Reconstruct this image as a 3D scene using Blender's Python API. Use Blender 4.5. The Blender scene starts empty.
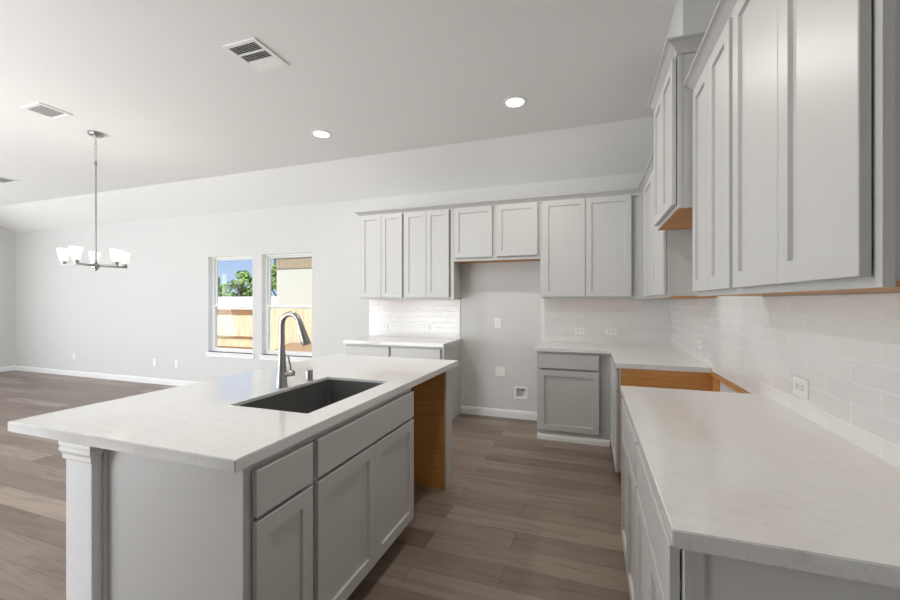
import bpy, bmesh, math, random
from mathutils import Vector, Matrix
S = bpy.context.scene
COL = S.collection
random.seed(7)
PI = math.pi

# ------------------------------------------------------------------ camera
YAW = 0.3362
cam_d = bpy.data.cameras.new('camera')
cam = bpy.data.objects.new('camera', cam_d); COL.objects.link(cam)
cam.location = (-0.8039, -4.6931, 1.3699)
cam.rotation_euler = (PI / 2, 0, YAW)
cam_d.sensor_width = 36.0
cam_d.lens = 400.74 / 900 * 36.0
cam_d.shift_y = 1.5 / 900
cam_d.clip_start = 0.02; cam_d.clip_end = 300
S.camera = cam

# ------------------------------------------------------------------ world, sun, added fill lamps, exposure
W = bpy.data.worlds.new('sky'); S.world = W; W.use_nodes = True
wn = W.node_tree.nodes; wl = W.node_tree.links; wn.clear()
wo = wn.new('ShaderNodeOutputWorld'); wb = wn.new('ShaderNodeBackground')
tc = wn.new('ShaderNodeTexCoord'); sx = wn.new('ShaderNodeSeparateXYZ'); rp = wn.new('ShaderNodeValToRGB')
wl.new(tc.outputs['Generated'], sx.inputs[0]); wl.new(sx.outputs['Z'], rp.inputs[0])
rp.color_ramp.elements[0].position = 0.0; rp.color_ramp.elements[0].color = (0.62, 0.78, 1.0, 1)
rp.color_ramp.elements[1].position = 0.35; rp.color_ramp.elements[1].color = (0.13, 0.28, 0.80, 1)
e2 = rp.color_ramp.elements.new(0.7); e2.color = (0.75, 0.85, 1.0, 1)
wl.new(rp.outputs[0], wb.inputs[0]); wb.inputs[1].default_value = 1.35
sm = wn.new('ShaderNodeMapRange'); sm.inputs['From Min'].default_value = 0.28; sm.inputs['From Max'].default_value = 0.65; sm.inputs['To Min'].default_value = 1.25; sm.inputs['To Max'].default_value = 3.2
wl.new(sx.outputs['Z'], sm.inputs['Value']); wl.new(sm.outputs[0], wb.inputs[1])   # unseen upper sky brightened to light the window returns
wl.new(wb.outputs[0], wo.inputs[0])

sd = bpy.data.lights.new('sun', 'SUN'); sun = bpy.data.objects.new('sun', sd); COL.objects.link(sun)
sun.rotation_euler = (math.radians(42), 0, math.radians(28)); sun.location = (4, -12, 20)
sd.energy = 5.2; sd.color = (1.0, 0.95, 0.86); sd.angle = 0.01

def daylight_fill(name, loc, rot, w, h, power, col=(0.97, 0.99, 1.0)):  # added area lamp standing in for daylight from an unseen opening
    d = bpy.data.lights.new(name, 'AREA'); o = bpy.data.objects.new(name, d); COL.objects.link(o)
    d.shape = 'RECTANGLE'; d.size = w; d.size_y = h; d.energy = power; d.color = col
    o.location = loc; o.rotation_euler = rot
    return o
RX, RY0 = -11.633, -8.0           # extents of the great room
RYD, RXJ = -5.6, -2.45            # the dining side stops at y = RYD; the jog wall stands at x = RXJ
ADDED_LEFT_WINS = [(-3.2, -1.9), (-5.1, -3.8)]       # y spans of unseen openings added to the left wall for fill light
ADDED_FRONT_WINS = [(-8.3, -6.3), (-5.9, -3.9)]     # x spans of unseen openings added to the front wall for fill light
for y0, y1 in ADDED_LEFT_WINS:
    daylight_fill('side_fill', (RX - 0.25, (y0 + y1) / 2, 1.25), (0, -PI / 2 - 0.25, 0), 2.1, y1 - y0, 95)  # added side lamp behind an unseen opening
for x0, x1 in ADDED_FRONT_WINS:
    daylight_fill('front_fill_down', ((x0 + x1) / 2, RYD - 0.55, 1.42), (PI / 2 - 0.42, 0, 0), x1 - x0, 2.3, 84)  # added lamp tilted down to brighten the floor
    daylight_fill('front_fill_up', ((x0 + x1) / 2, RYD - 0.60, 0.75), (PI / 2 + 0.65, 0, 0), x1 - x0, 1.6, 90)  # added lamp tilted up to brighten the ceiling
VS = S.view_settings
S.display_settings.display_device = 'sRGB'
VS.view_transform = 'Standard'; VS.look = 'None'; VS.gamma = 1.0; VS.use_curve_mapping = False
VS.exposure = -0.34
cy_ = S.cycles
cy_.use_denoising = True
cy_.max_bounces = 10; cy_.diffuse_bounces = 6; cy_.glossy_bounces = 4; cy_.transmission_bounces = 6
cy_.sample_clamp_indirect = 6.0; cy_.caustics_reflective = False; cy_.caustics_refractive = False

# ------------------------------------------------------------------ materials
def mat(name, col, rough=0.5, metal=0.0, spec=0.5, bump=None, coat=0.0):
    m = bpy.data.materials.new(name); m.use_nodes = True
    nt = m.node_tree; b = nt.nodes['Principled BSDF']
    b.inputs['Base Color'].default_value = (*col, 1); b.inputs['Roughness'].default_value = rough
    b.inputs['Metallic'].default_value = metal; b.inputs['Specular IOR Level'].default_value = spec
    b.inputs['Coat Weight'].default_value = coat
    if bump:
        sc, st, dist = bump
        t = nt.nodes.new('ShaderNodeTexCoord'); n = nt.nodes.new('ShaderNodeTexNoise'); bp = nt.nodes.new('ShaderNodeBump')
        n.inputs['Scale'].default_value = sc; n.inputs['Detail'].default_value = 3
        bp.inputs['Strength'].default_value = st; bp.inputs['Distance'].default_value = dist
        nt.links.new(t.outputs['Object'], n.inputs['Vector']); nt.links.new(n.outputs['Fac'], bp.inputs['Height'])
        nt.links.new(bp.outputs['Normal'], b.inputs['Normal'])
    return m
def emit(name, col, st):
    m = bpy.data.materials.new(name); m.use_nodes = True
    b = m.node_tree.nodes['Principled BSDF']
    b.inputs['Base Color'].default_value = (0.9, 0.88, 0.85, 1); b.inputs['Roughness'].default_value = 0.35
    b.inputs['Emission Color'].default_value = (*col, 1); b.inputs['Emission Strength'].default_value = st
    return m
def ramp(nt, stops):
    r = nt.nodes.new('ShaderNodeValToRGB')
    e = r.color_ramp.elements
    while len(e) < len(stops): e.new(0.5)
    for i, (p, c) in enumerate(stops):
        e[i].position = p; e[i].color = (*c, 1)
    return r

M = {}
M['wall'] = mat('wall_paint', (0.63, 0.63, 0.62), 0.75, spec=0.25, bump=(160, 0.10, 0.003))
M['ceiling'] = mat('ceiling_paint', (0.80, 0.80, 0.788), 0.85, spec=0.2, bump=(70, 0.15, 0.004))
M['drywall'] = mat('textured_drywall', (0.86, 0.865, 0.875), 0.7, spec=0.25, bump=(75, 0.45, 0.006))
M['trim'] = mat('white_trim', (0.80, 0.80, 0.79), 0.4)
M['cab'] = mat('grey_cabinet_paint', (0.53, 0.53, 0.517), 0.38)
M['panel'] = mat('grey_end_panel', (0.62, 0.62, 0.612), 0.4)
M['vinyl'] = mat('white_vinyl', (0.82, 0.82, 0.80), 0.35)
M['white'] = mat('white_plastic', (0.84, 0.84, 0.82), 0.3)
M['slot'] = mat('socket_face', (0.77, 0.77, 0.76), 0.35)
M['dark'] = mat('dark_void', (0.03, 0.03, 0.03), 0.7)
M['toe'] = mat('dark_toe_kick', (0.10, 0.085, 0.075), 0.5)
M['nickel'] = mat('brushed_nickel', (0.36, 0.355, 0.345), 0.33, metal=1.0)
M['steel'] = mat('grey_steel', (0.55, 0.54, 0.52), 0.3, metal=1.0)
M['sink'] = mat('dark_sink_steel', (0.17, 0.17, 0.168), 0.38, metal=0.5)
M['shade'] = emit('lit_frosted_glass', (1.0, 0.92, 0.78), 0.75)
M['lens'] = emit('lit_lens', (1.0, 0.96, 0.90), 9.0)
M['cream'] = mat('cream_stucco', (0.66, 0.62, 0.52), 0.9)
M['whitewall'] = mat('white_matt_paint', (0.88, 0.88, 0.88), 0.9)
M['shingle'] = mat('tan_shingles', (0.30, 0.25, 0.19), 0.9)
M['trunk'] = mat('bark', (0.12, 0.09, 0.06), 0.9)
M['soil'] = mat('brown_soil', (0.30, 0.19, 0.10), 0.95, bump=(8, 0.6, 0.03))

def m_wood(name, c1, c2, axis_scale, rough=0.5):
    m = mat(name, c1, rough); nt = m.node_tree; b = nt.nodes['Principled BSDF']
    t = nt.nodes.new('ShaderNodeTexCoord'); mp = nt.nodes.new('ShaderNodeMapping'); n = nt.nodes.new('ShaderNodeTexNoise')
    mp.inputs['Scale'].default_value = axis_scale
    n.inputs['Scale'].default_value = 1.0; n.inputs['Detail'].default_value = 5; n.inputs['Distortion'].default_value = 0.6
    r = ramp(nt, [(0.35, c1), (0.68, c2)])
    nt.links.new(t.outputs['Object'], mp.inputs[0]); nt.links.new(mp.outputs[0], n.inputs['Vector'])
    nt.links.new(n.outputs['Fac'], r.inputs[0]); nt.links.new(r.outputs[0], b.inputs['Base Color'])
    return m
M['wood'] = m_wood('raw_maple_ply', (0.58, 0.275, 0.08), (0.47, 0.21, 0.055), (4, 4, 60))
M['fence'] = m_wood('cedar_fence', (0.82, 0.66, 0.45), (0.70, 0.53, 0.34), (9, 9, 1.2), 0.85)
M['fence_shaded'] = m_wood('shaded_cedar', (0.34, 0.17, 0.07), (0.26, 0.13, 0.055), (1.5, 9, 9), 0.85)  # cedar darkened in its colour to stand for shade under the cap
M['siding'] = m_wood('tan_siding', (0.50, 0.36, 0.20), (0.36, 0.30, 0.24), (12, 12, 1), 0.85)

def m_quartz():
    m = mat('white_quartz', (0.75, 0.74, 0.72), 0.09, spec=0.5); nt = m.node_tree; b = nt.nodes['Principled BSDF']
    t = nt.nodes.new('ShaderNodeTexCoord')
    mp = nt.nodes.new('ShaderNodeMapping'); mp.inputs['Scale'].default_value = (1.0, 2.6, 1.0); mp.inputs['Rotation'].default_value = (0, 0, 0.35)
    n = nt.nodes.new('ShaderNodeTexNoise'); n.inputs['Scale'].default_value = 13; n.inputs['Detail'].default_value = 8; n.inputs['Roughness'].default_value = 0.68
    n2 = nt.nodes.new('ShaderNodeTexNoise'); n2.inputs['Scale'].default_value = 70; n2.inputs['Detail'].default_value = 4
    r = ramp(nt, [(0.25, (0.56, 0.557, 0.552)), (0.36, (0.69, 0.69, 0.685)), (0.46, (0.71, 0.712, 0.707)), (0.75, (0.74, 0.742, 0.737))])
    r2 = ramp(nt, [(0.28, (0.86, 0.855, 0.85)), (0.38, (1, 1, 1))])
    mx = nt.nodes.new('ShaderNodeMix'); mx.data_type = 'RGBA'; mx.blend_type = 'MULTIPLY'; mx.inputs[0].default_value = 0.8
    L = nt.links.new
    L(t.outputs['Object'], mp.inputs[0]); L(mp.outputs[0], n.inputs['Vector']); L(t.outputs['Object'], n2.inputs['Vector'])
    L(n.outputs['Fac'], r.inputs[0]); L(n2.outputs['Fac'], r2.inputs[0])
    L(r.outputs[0], mx.inputs[6]); L(r2.outputs[0], mx.inputs[7]); L(mx.outputs[2], b.inputs['Base Color'])
    return m
M['quartz'] = m_quartz()

def m_floor():
    m = mat('plank_floor', (0.2, 0.15, 0.12), 0.36, spec=0.45); nt = m.node_tree; b = nt.nodes['Principled BSDF']
    L = nt.links.new
    t = nt.nodes.new('ShaderNodeTexCoord')
    br = nt.nodes.new('ShaderNodeTexBrick')
    br.inputs['Color1'].default_value = (0, 0, 0, 1); br.inputs['Color2'].default_value = (1, 1, 1, 1); br.inputs['Mortar'].default_value = (0.1, 0.1, 0.1, 1)
    br.inputs['Scale'].default_value = 1.0; br.inputs['Mortar Size'].default_value = 0.0012; br.inputs['Mortar Smooth'].default_value = 0.2
    br.inputs['Brick Width'].default_value = 1.22; br.inputs['Row Height'].default_value = 0.165
    br.offset = 0.37; br.offset_frequency = 2
    L(t.outputs['Object'], br.inputs['Vector'])
    # each plank shifts the grain sideways by its own shade
    mp = nt.nodes.new('ShaderNodeMapping'); mp.inputs['Scale'].default_value = (1.1, 13, 1)
    add = nt.nodes.new('ShaderNodeVectorMath'); add.operation = 'MULTIPLY_ADD'; add.inputs[1].default_value = (7.3, 3.1, 9.7)
    L(br.outputs['Color'], add.inputs[0]); L(t.outputs['Object'], add.inputs[2]); L(add.outputs[0], mp.inputs[0])
    n = nt.nodes.new('ShaderNodeTexNoise'); n.inputs['Scale'].default_value = 1.6; n.inputs['Detail'].default_value = 6; n.inputs['Distortion'].default_value = 1.2; n.inputs['Roughness'].default_value = 0.6
    L(mp.outputs[0], n.inputs['Vector'])
    plank = ramp(nt, [(0.0, (0.150, 0.112, 0.088)), (0.45, (0.210, 0.163, 0.131)), (1.0, (0.290, 0.230, 0.187))])
    L(br.outputs['Color'], plank.inputs[0])
    gr = ramp(nt, [(0.30, (0.70, 0.69, 0.68)), (0.50, (1.0, 1.0, 1.0)), (0.75, (1.18, 1.17, 1.15))])
    L(n.outputs['Fac'], gr.inputs[0])
    mx = nt.nodes.new('ShaderNodeMix'); mx.data_type = 'RGBA'; mx.blend_type = 'MULTIPLY'; mx.inputs[0].default_value = 1.0
    L(plank.outputs[0], mx.inputs[6]); L(gr.outputs[0], mx.inputs[7])
    mo = nt.nodes.new('ShaderNodeMix'); mo.data_type = 'RGBA'; mo.inputs[7].default_value = (0.06, 0.048, 0.04, 1)
    L(br.outputs['Fac'], mo.inputs[0]); L(mx.outputs[2], mo.inputs[6]); L(mo.outputs[2], b.inputs['Base Color'])
    bp = nt.nodes.new('ShaderNodeBump'); bp.inputs['Strength'].default_value = 0.12; bp.inputs['Distance'].default_value = 0.003
    L(n.outputs['Fac'], bp.inputs['Height']); L(bp.outputs['Normal'], b.inputs['Normal'])
    return m
M['floor'] = m_floor()

def m_tile(name, along):
    m = mat(name, (0.74, 0.735, 0.715), 0.10, spec=0.45); nt = m.node_tree; b = nt.nodes['Principled BSDF']
    L = nt.links.new
    t = nt.nodes.new('ShaderNodeTexCoord'); sp = nt.nodes.new('ShaderNodeSeparateXYZ'); cb = nt.nodes.new('ShaderNodeCombineXYZ')
    L(t.outputs['Object'], sp.inputs[0]); L(sp.outputs[along], cb.inputs[0]); L(sp.outputs['Z'], cb.inputs[1])
    br = nt.nodes.new('ShaderNodeTexBrick')
    br.inputs['Color1'].default_value = (0.725, 0.725, 0.712, 1); br.inputs['Color2'].default_value = (0.765, 0.765, 0.752, 1); br.inputs['Mortar'].default_value = (0.83, 0.83, 0.82, 1)
    br.inputs['Scale'].default_value = 1; br.inputs['Mortar Size'].default_value = 0.0018; br.inputs['Mortar Smooth'].default_value = 0.3
    br.inputs['Brick Width'].default_value = 0.29; br.inputs['Row Height'].default_value = 0.0695
    br.offset = 0.5
    L(cb.outputs[0], br.inputs['Vector']); L(br.outputs['Color'], b.inputs['Base Color'])
    n = nt.nodes.new('ShaderNodeTexNoise'); n.inputs['Scale'].default_value = 14; n.inputs['Detail'].default_value = 2
    L(t.outputs['Object'], n.inputs['Vector'])
    mr = nt.nodes.new('ShaderNodeMath'); mr.operation = 'MULTIPLY_ADD'; mr.inputs[1].default_value = -0.6
    L(br.outputs['Fac'], mr.inputs[0]); L(n.outputs['Fac'], mr.inputs[2])
    bp = nt.nodes.new('ShaderNodeBump'); bp.inputs['Strength'].default_value = 0.5; bp.inputs['Distance'].default_value = 0.003
    L(mr.outputs[0], bp.inputs['Height']); L(bp.outputs['Normal'], b.inputs['Normal'])
    rr = nt.nodes.new('ShaderNodeMath'); rr.operation = 'MULTIPLY_ADD'; rr.inputs[1].default_value = 0.5; rr.inputs[2].default_value = 0.17
    L(br.outputs['Fac'], rr.inputs[0]); L(rr.outputs[0], b.inputs['Roughness'])
    return m
M['tile_x'] = m_tile('subway_tile_along_x', 'X')
M['tile_y'] = m_tile('subway_tile_along_y', 'Y')

def m_glass():
    m = bpy.data.materials.new('window_glass'); m.use_nodes = True; nt = m.node_tree; nt.nodes.clear()
    o = nt.nodes.new('ShaderNodeOutputMaterial'); mix = nt.nodes.new('ShaderNodeMixShader')
    tr = nt.nodes.new('ShaderNodeBsdfTransparent'); gl = nt.nodes.new('ShaderNodeBsdfGlossy'); gl.inputs['Roughness'].default_value = 0.02
    fr = nt.nodes.new('ShaderNodeFresnel'); fr.inputs['IOR'].default_value = 1.35
    ge = nt.nodes.new('ShaderNodeNewGeometry'); sub = nt.nodes.new('ShaderNodeMath'); sub.operation = 'SUBTRACT'; sub.inputs[0].default_value = 1.0
    mu = nt.nodes.new('ShaderNodeMath'); mu.operation = 'MULTIPLY'
    nt.links.new(ge.outputs['Backfacing'], sub.inputs[1]); nt.links.new(sub.outputs[0], mu.inputs[0]); nt.links.new(fr.outputs[0], mu.inputs[1])
    tr.inputs[0].default_value = (0.97, 0.98, 0.98, 1)
    nt.links.new(mu.outputs[0], mix.inputs[0]); nt.links.new(tr.outputs[0], mix.inputs[1]); nt.links.new(gl.outputs[0], mix.inputs[2])
    nt.links.new(mix.outputs[0], o.inputs[0])
    return m
M['glass'] = m_glass()

def m_leaf(name, c1, c2):
    m = mat(name, c1, 0.7, spec=0.2); nt = m.node_tree; b = nt.nodes['Principled BSDF']
    t = nt.nodes.new('ShaderNodeTexCoord'); n = nt.nodes.new('ShaderNodeTexNoise'); n.inputs['Scale'].default_value = 1.6; n.inputs['Detail'].default_value = 4
    r = ramp(nt, [(0.35, c1), (0.65, c2)])
    nt.links.new(t.outputs['Object'], n.inputs['Vector']); nt.links.new(n.outputs['Fac'], r.inputs[0]); nt.links.new(r.outputs[0], b.inputs['Base Color'])
    return m
M['leaf'] = m_leaf('tree_leaves', (0.13, 0.24, 0.06), (0.36, 0.48, 0.16))
M['ground'] = m_leaf('dry_lawn', (0.50, 0.44, 0.30), (0.42, 0.40, 0.24))

# ------------------------------------------------------------------ helpers
def wloc(o):
    v = Vector((0, 0, 0))
    while o is not None:
        v += o.location; o = o.parent
    return v
def obj(name, bm, m, parent=None, smooth=False):
    """Link a bmesh (built in world coordinates) as ONE mesh object under its parent."""
    bmesh.ops.recalc_face_normals(bm, faces=bm.faces[:])
    if parent is not None:
        bmesh.ops.translate(bm, verts=bm.verts[:], vec=-wloc(parent))
    me = bpy.data.meshes.new(name); bm.to_mesh(me); bm.free()
    me.materials.append(m)
    if smooth:
        for p in me.polygons: p.use_smooth = True
        me.set_sharp_from_angle(angle=math.radians(38))
    o = bpy.data.objects.new(name, me); COL.objects.link(o)
    if parent is not None: o.parent = parent
    return o
def tag(o, label, cat, group=None, kind=None):
    o['label'] = label; o['category'] = cat
    if group: o['group'] = group
    if kind: o['kind'] = kind
    return o
def thing(name, label, cat, loc, group=None):
    o = bpy.data.objects.new(name, None); COL.objects.link(o); o.location = loc; o.empty_display_size = 0.1
    return tag(o, label, cat, group)
def struct(name, bm, m, parent=None, label=None, smooth=False):
    o = obj(name, bm, m, parent, smooth)
    if parent is None: o['kind'] = 'structure'
    if label: o['label'] = label
    return o
def bx(bm, x0, x1, y0, y1, z0, z1, bev=0.0, seg=1):
    vs = [bm.verts.new(p) for p in ((x0, y0, z0), (x1, y0, z0), (x1, y1, z0), (x0, y1, z0), (x0, y0, z1), (x1, y0, z1), (x1, y1, z1), (x0, y1, z1))]
    fs = [bm.faces.new([vs[i] for i in q]) for q in ((0, 3, 2, 1), (4, 5, 6, 7), (0, 1, 5, 4), (1, 2, 6, 5), (2, 3, 7, 6), (3, 0, 4, 7))]
    if bev > 0:
        es = list({e for f in fs for e in f.edges})
        bmesh.ops.bevel(bm, geom=es, offset=bev, segments=seg, affect='EDGES', profile=0.5)
def box(x0, x1, y0, y1, z0, z1, bev=0.0, seg=1):
    bm = bmesh.new(); bx(bm, min(x0, x1), max(x0, x1), min(y0, y1), max(y0, y1), min(z0, z1), max(z0, z1), bev, seg); return bm
def lathe(bm, prof, c, n=24, axis=Vector((0, 0, 1)), close=True):
    """Surface of revolution: prof is [(radius, height)] about axis through c."""
    q = Vector((0, 0, 1)).rotation_difference(axis.normalized())
    rings = []
    for r, h in prof:
        rings.append([bm.verts.new(Vector(c) + q @ Vector((r * math.cos(2 * PI * k / n), r * math.sin(2 * PI * k / n), h))) for k in range(n)])
    for a, b in zip(rings, rings[1:]):
        for k in range(n):
            bm.faces.new((a[k], a[(k + 1) % n], b[(k + 1) % n], b[k]))
    if close:
        bm.faces.new(rings[0]); bm.faces.new(rings[-1])
def tube(bm, pts, rad, n=14, caps=True):
    pts = [Vector(p) for p in pts]; rad = rad if hasattr(rad, '__len__') else [rad] * len(pts)
    rings = []; ref = None
    for i, p in enumerate(pts):
        d = (pts[min(i + 1, len(pts) - 1)] - pts[max(i - 1, 0)]).normalized()
        if ref is None:
            ref = Vector((0, 1, 0)) if abs(d.y) < 0.9 else Vector((1, 0, 0))
        u = (ref - d * ref.dot(d)).normalized(); v = d.cross(u); ref = u
        rings.append([bm.verts.new(p + rad[i] * (math.cos(2 * PI * k / n) * u + math.sin(2 * PI * k / n) * v)) for k in range(n)])
    for a, b in zip(rings, rings[1:]):
        for k in range(n):
            bm.faces.new((a[k], a[(k + 1) % n], b[(k + 1) % n], b[k]))
    if caps:
        bm.faces.new(rings[0]); bm.faces.new(rings[-1])
def sweep(prof, path, side=1):
    """Extrude a profile [(out, z)] along an XY polyline, mitred at its corners; out lies to the path's right when side=1."""
    bm = bmesh.new(); P = [Vector((p[0], p[1])) for p in path]; rings = []
    ns = []
    for a, b in zip(P, P[1:]):
        d = (b - a).normalized(); ns.append(Vector((d.y, -d.x)) * side)
    for i, p in enumerate(P):
        if i == 0: m = ns[0]
        elif i == len(P) - 1: m = ns[-1]
        else:
            m = (ns[i - 1] + ns[i]); m = m / (m.length_squared / 2) if m.length_squared > 1e-9 else ns[i]
        rings.append([bm.verts.new((p.x + m.x * o, p.y + m.y * o, z)) for o, z in prof])
    n = len(prof)
    for a, b in zip(rings, rings[1:]):
        for k in range(n):
            bm.faces.new((a[k], a[(k + 1) % n], b[(k + 1) % n], b[k]))
    bm.faces.new(rings[0]); bm.faces.new(rings[-1])
    return bm
def fmap(face, plane):
    """Maps (along, outward, up) to world for a front that faces S (-y), W (-x) or E (+x)."""
    if face == 'S': return lambda a, o, z: (a, plane - o, z)
    if face == 'W': return lambda a, o, z: (plane - o, a, z)
    return lambda a, o, z: (plane + o, a, z)
def front(face, a0, a1, z0, z1, plane, t=0.020, shaker=True, rail=0.057, rec=0.011, gap=0.005):
    """A cabinet door: flat slab, or a shaker frame round a recessed panel."""
    bm = bmesh.new(); f = fmap(face, plane)
    def v(a, o, z): return bm.verts.new(f(a, o, z))
    def loop(i, o): return [v(a0 + i, o, z0 + i), v(a1 - i, o, z0 + i), v(a1 - i, o, z1 - i), v(a0 + i, o, z1 - i)]
    e = 0.0018
    loops = [loop(0, gap), loop(0, gap + t - e), loop(e, gap + t)]
    if shaker:
        loops += [loop(rail, gap + t), loop(rail + 0.0025, gap + t - rec)]
    for A, B in zip(loops, loops[1:]):
        for k in range(4): bm.faces.new((A[k], A[(k + 1) % 4], B[(k + 1) % 4], B[k]))
    bm.faces.new(loops[0]); bm.faces.new(loops[-1])
    return bm
def rot_copy(o, parent=None, off=None):
    c = o.copy(); COL.objects.link(c); c.parent = parent
    if off is not None: c.location = o.location + Vector(off)
    for ch in list(o.children): rot_copy(ch, c)
    return c

# ------------------------------------------------------------------ the room
YK, ZK, ZC = -0.647, 3.05, 2.743     # ceiling slopes down to the back wall from y = YK
WT = 0.15
WIN = [(-6.475, -5.575), (-5.410, -4.505)]; WZ0, WZ1 = 0.580, 2.072
struct('floor', box(RX - 0.15, 0.15, RY0 - 0.15, 0.15, -0.12, 0), M['floor'])
bm = bmesh.new()
prof = [(RY0 - .15, ZK), (YK, ZK), (0.15, ZC - (ZK - ZC) * 0.15 / 0.647), (0.15, ZK + .2), (RY0 - .15, ZK + .2)]
A = [bm.verts.new((RX - .15, y, z)) for y, z in prof]; B = [bm.verts.new((0.15, y, z)) for y, z in prof]
for k in range(5): bm.faces.new((A[k], A[(k + 1) % 5], B[(k + 1) % 5], B[k]))
bm.faces.new(A); bm.faces.new(B)
struct('ceiling', bm, M['ceiling'])

def wall_with_holes(name, axis, plane, thick, a0, a1, z0, z1, holes, m='wall'):
    """A wall slab lying along axis, with rectangular openings (a0, a1, z0, z1)."""
    cs = sorted({a0, a1, *[h[0] for h in holes], *[h[1] for h in holes]}); zs = sorted({z0, z1, *[h[2] for h in holes], *[h[3] for h in holes]})
    bm = bmesh.new(); V = {}
    def v(i, j, k):
        if (i, j, k) not in V:
            q = plane + (thick if k else 0)
            V[i, j, k] = bm.verts.new((cs[i], q, zs[j]) if axis == 'x' else (q, cs[i], zs[j]))
        return V[i, j, k]
    def solid(i, j):
        if i < 0 or j < 0 or i >= len(cs) - 1 or j >= len(zs) - 1: return False
        ca, cz = (cs[i] + cs[i + 1]) / 2, (zs[j] + zs[j + 1]) / 2
        return not any(h[0] < ca < h[1] and h[2] < cz < h[3] for h in holes)
    for i in range(len(cs) - 1):
        for j in range(len(zs) - 1):
            if not solid(i, j): continue
            for k in (0, 1): bm.faces.new((v(i, j, k), v(i + 1, j, k), v(i + 1, j + 1, k), v(i, j + 1, k)))
            for di, dj, e in ((-1, 0, ((i, j), (i, j + 1))), (1, 0, ((i + 1, j), (i + 1, j + 1))), (0, -1, ((i, j), (i + 1, j))), (0, 1, ((i, j + 1), (i + 1, j + 1)))):
                if not solid(i + di, j + dj):
                    bm.faces.new((v(*e[0], 0), v(*e[1], 0), v(*e[1], 1), v(*e[0], 1)))
    return struct(name, bm, M[m])
WBX0, WBX1, WBZ0, WBZ1 = -1.620, -1.508, 0.252, 0.352   # recess of the fridge water box
wall_with_holes('wall_back', 'x', 0.0, WT, RX - .15, 0.15, 0, ZK,
                [(a, b, WZ0, WZ1) for a, b in WIN] + [(WBX0, WBX1, WBZ0, WBZ1)])
wall_with_holes('wall_left', 'y', RX, -WT, RYD, 0, 0, ZK, [(a, b, 0.25, 2.45) for a, b in ADDED_LEFT_WINS])
wall_with_holes('wall_front', 'x', RYD, -WT, RX - .15, RXJ, 0, ZK, [(a, b, 0.05, 2.40) for a, b in ADDED_FRONT_WINS], 'whitewall')  # this and the next two walls are unseen, whitened to bounce light
struct('wall_jog', box(RXJ - WT, RXJ, RY0, RYD - WT, 0, ZK), M['whitewall'])
struct('wall_hall', box(RXJ - WT, 0.15, RY0 - WT, RY0, 0, ZK), M['whitewall'])
struct('wall_right', box(0, WT, RY0, 0, 0, ZK), M['wall'])
# duct chase over the tall range cabinet
HY0, HY1, HX = -2.325, -1.640, -0.370
struct('wall_chase', box(-0.345, 0, HY0 + 0.012, HY1, 2.66, ZK), M['wall'], label='boxed duct chase between the tall range cabinet and the ceiling')

bprof = [(0, 0.0), (0.016, 0.0), (0.016, 0.068), (0.012, 0.072), (0.012, 0.084), (0.006, 0.092), (0, 0.092)]
struct('baseboard_back', sweep(bprof, [(RX, 0), (-3.545, 0)]), M['trim'])
struct('baseboard_niche', sweep(bprof, [(-2.300, 0), (-1.318, 0)]), M['trim'])
struct('baseboard_left', sweep(bprof, [(RX, RYD), (RX, 0)]), M['trim'])

# windows in the back wall: single hung, no casing, stool and apron under
def window(n, x0, x1):
    z0, z1 = WZ0, WZ1; y0, y1 = 0.075, 0.145
    bm = bmesh.new()
    fw = 0.030
    for q in ((x0, x0 + fw, z0, z1), (x1 - fw, x1, z0, z1), (x0 + fw, x1 - fw, z1 - fw, z1), (x0 + fw, x1 - fw, z0, z0 + 0.03)):
        bx(bm, q[0], q[1], y0, y1, q[2], q[3], 0.003)
    w = struct('window_%d' % n, bm, M['vinyl'], label='white single hung window over the %s' % ('garden fence and trees' if n == 1 else 'cream house next door'))
    xm0, xm1, zm = x0 + fw, x1 - fw, 1.287
    for nm, za, zb, ya, yb in (('upper_sash', zm - 0.02, z1 - fw, 0.112, 0.140), ('lower_sash', z0 + 0.03, zm + 0.032, 0.080, 0.108)):
        bm = bmesh.new(); s = 0.022
        top = 0.032 if nm == 'lower_sash' else s
        bot = s if nm == 'upper_sash' else 0.030
        for q in ((xm0, xm0 + s, za, zb), (xm1 - s, xm1, za, zb), (xm0 + s, xm1 - s, zb - top, zb), (xm0 + s, xm1 - s, za, za + bot)):
            bx(bm, q[0], q[1], ya, yb, q[2], q[3], 0.002)
        sash = obj(nm, bm, M['vinyl'], w)
        obj('pane', box(xm0 + s, xm1 - s, (ya + yb) / 2 - 0.002, (ya + yb) / 2 + 0.002, za + bot, zb - top), M['glass'], sash)
    obj('window_stool', box(x0 - 0.040, x1 + 0.040, -0.020, 0.075, z0 - 0.018, z0, 0.003), M['trim'], w)
    obj('window_apron', box(x0 - 0.028, x1 + 0.028, -0.012, 0, z0 - 0.075, z0 - 0.018, 0.003), M['trim'], w)
    bm = bmesh.new()   # white-painted returns at the sides and the head
    bx(bm, x0, x0 + 0.004, 0.0, 0.075, z0, z1); bx(bm, x1 - 0.004, x1, 0.0, 0.075, z0, z1); bx(bm, x0, x1, 0.0, 0.075, z1 - 0.004, z1)
    obj('window_return', bm, M['trim'], w)
    return w
for i, (a, b) in enumerate(WIN): window(i + 1, a, b)

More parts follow.
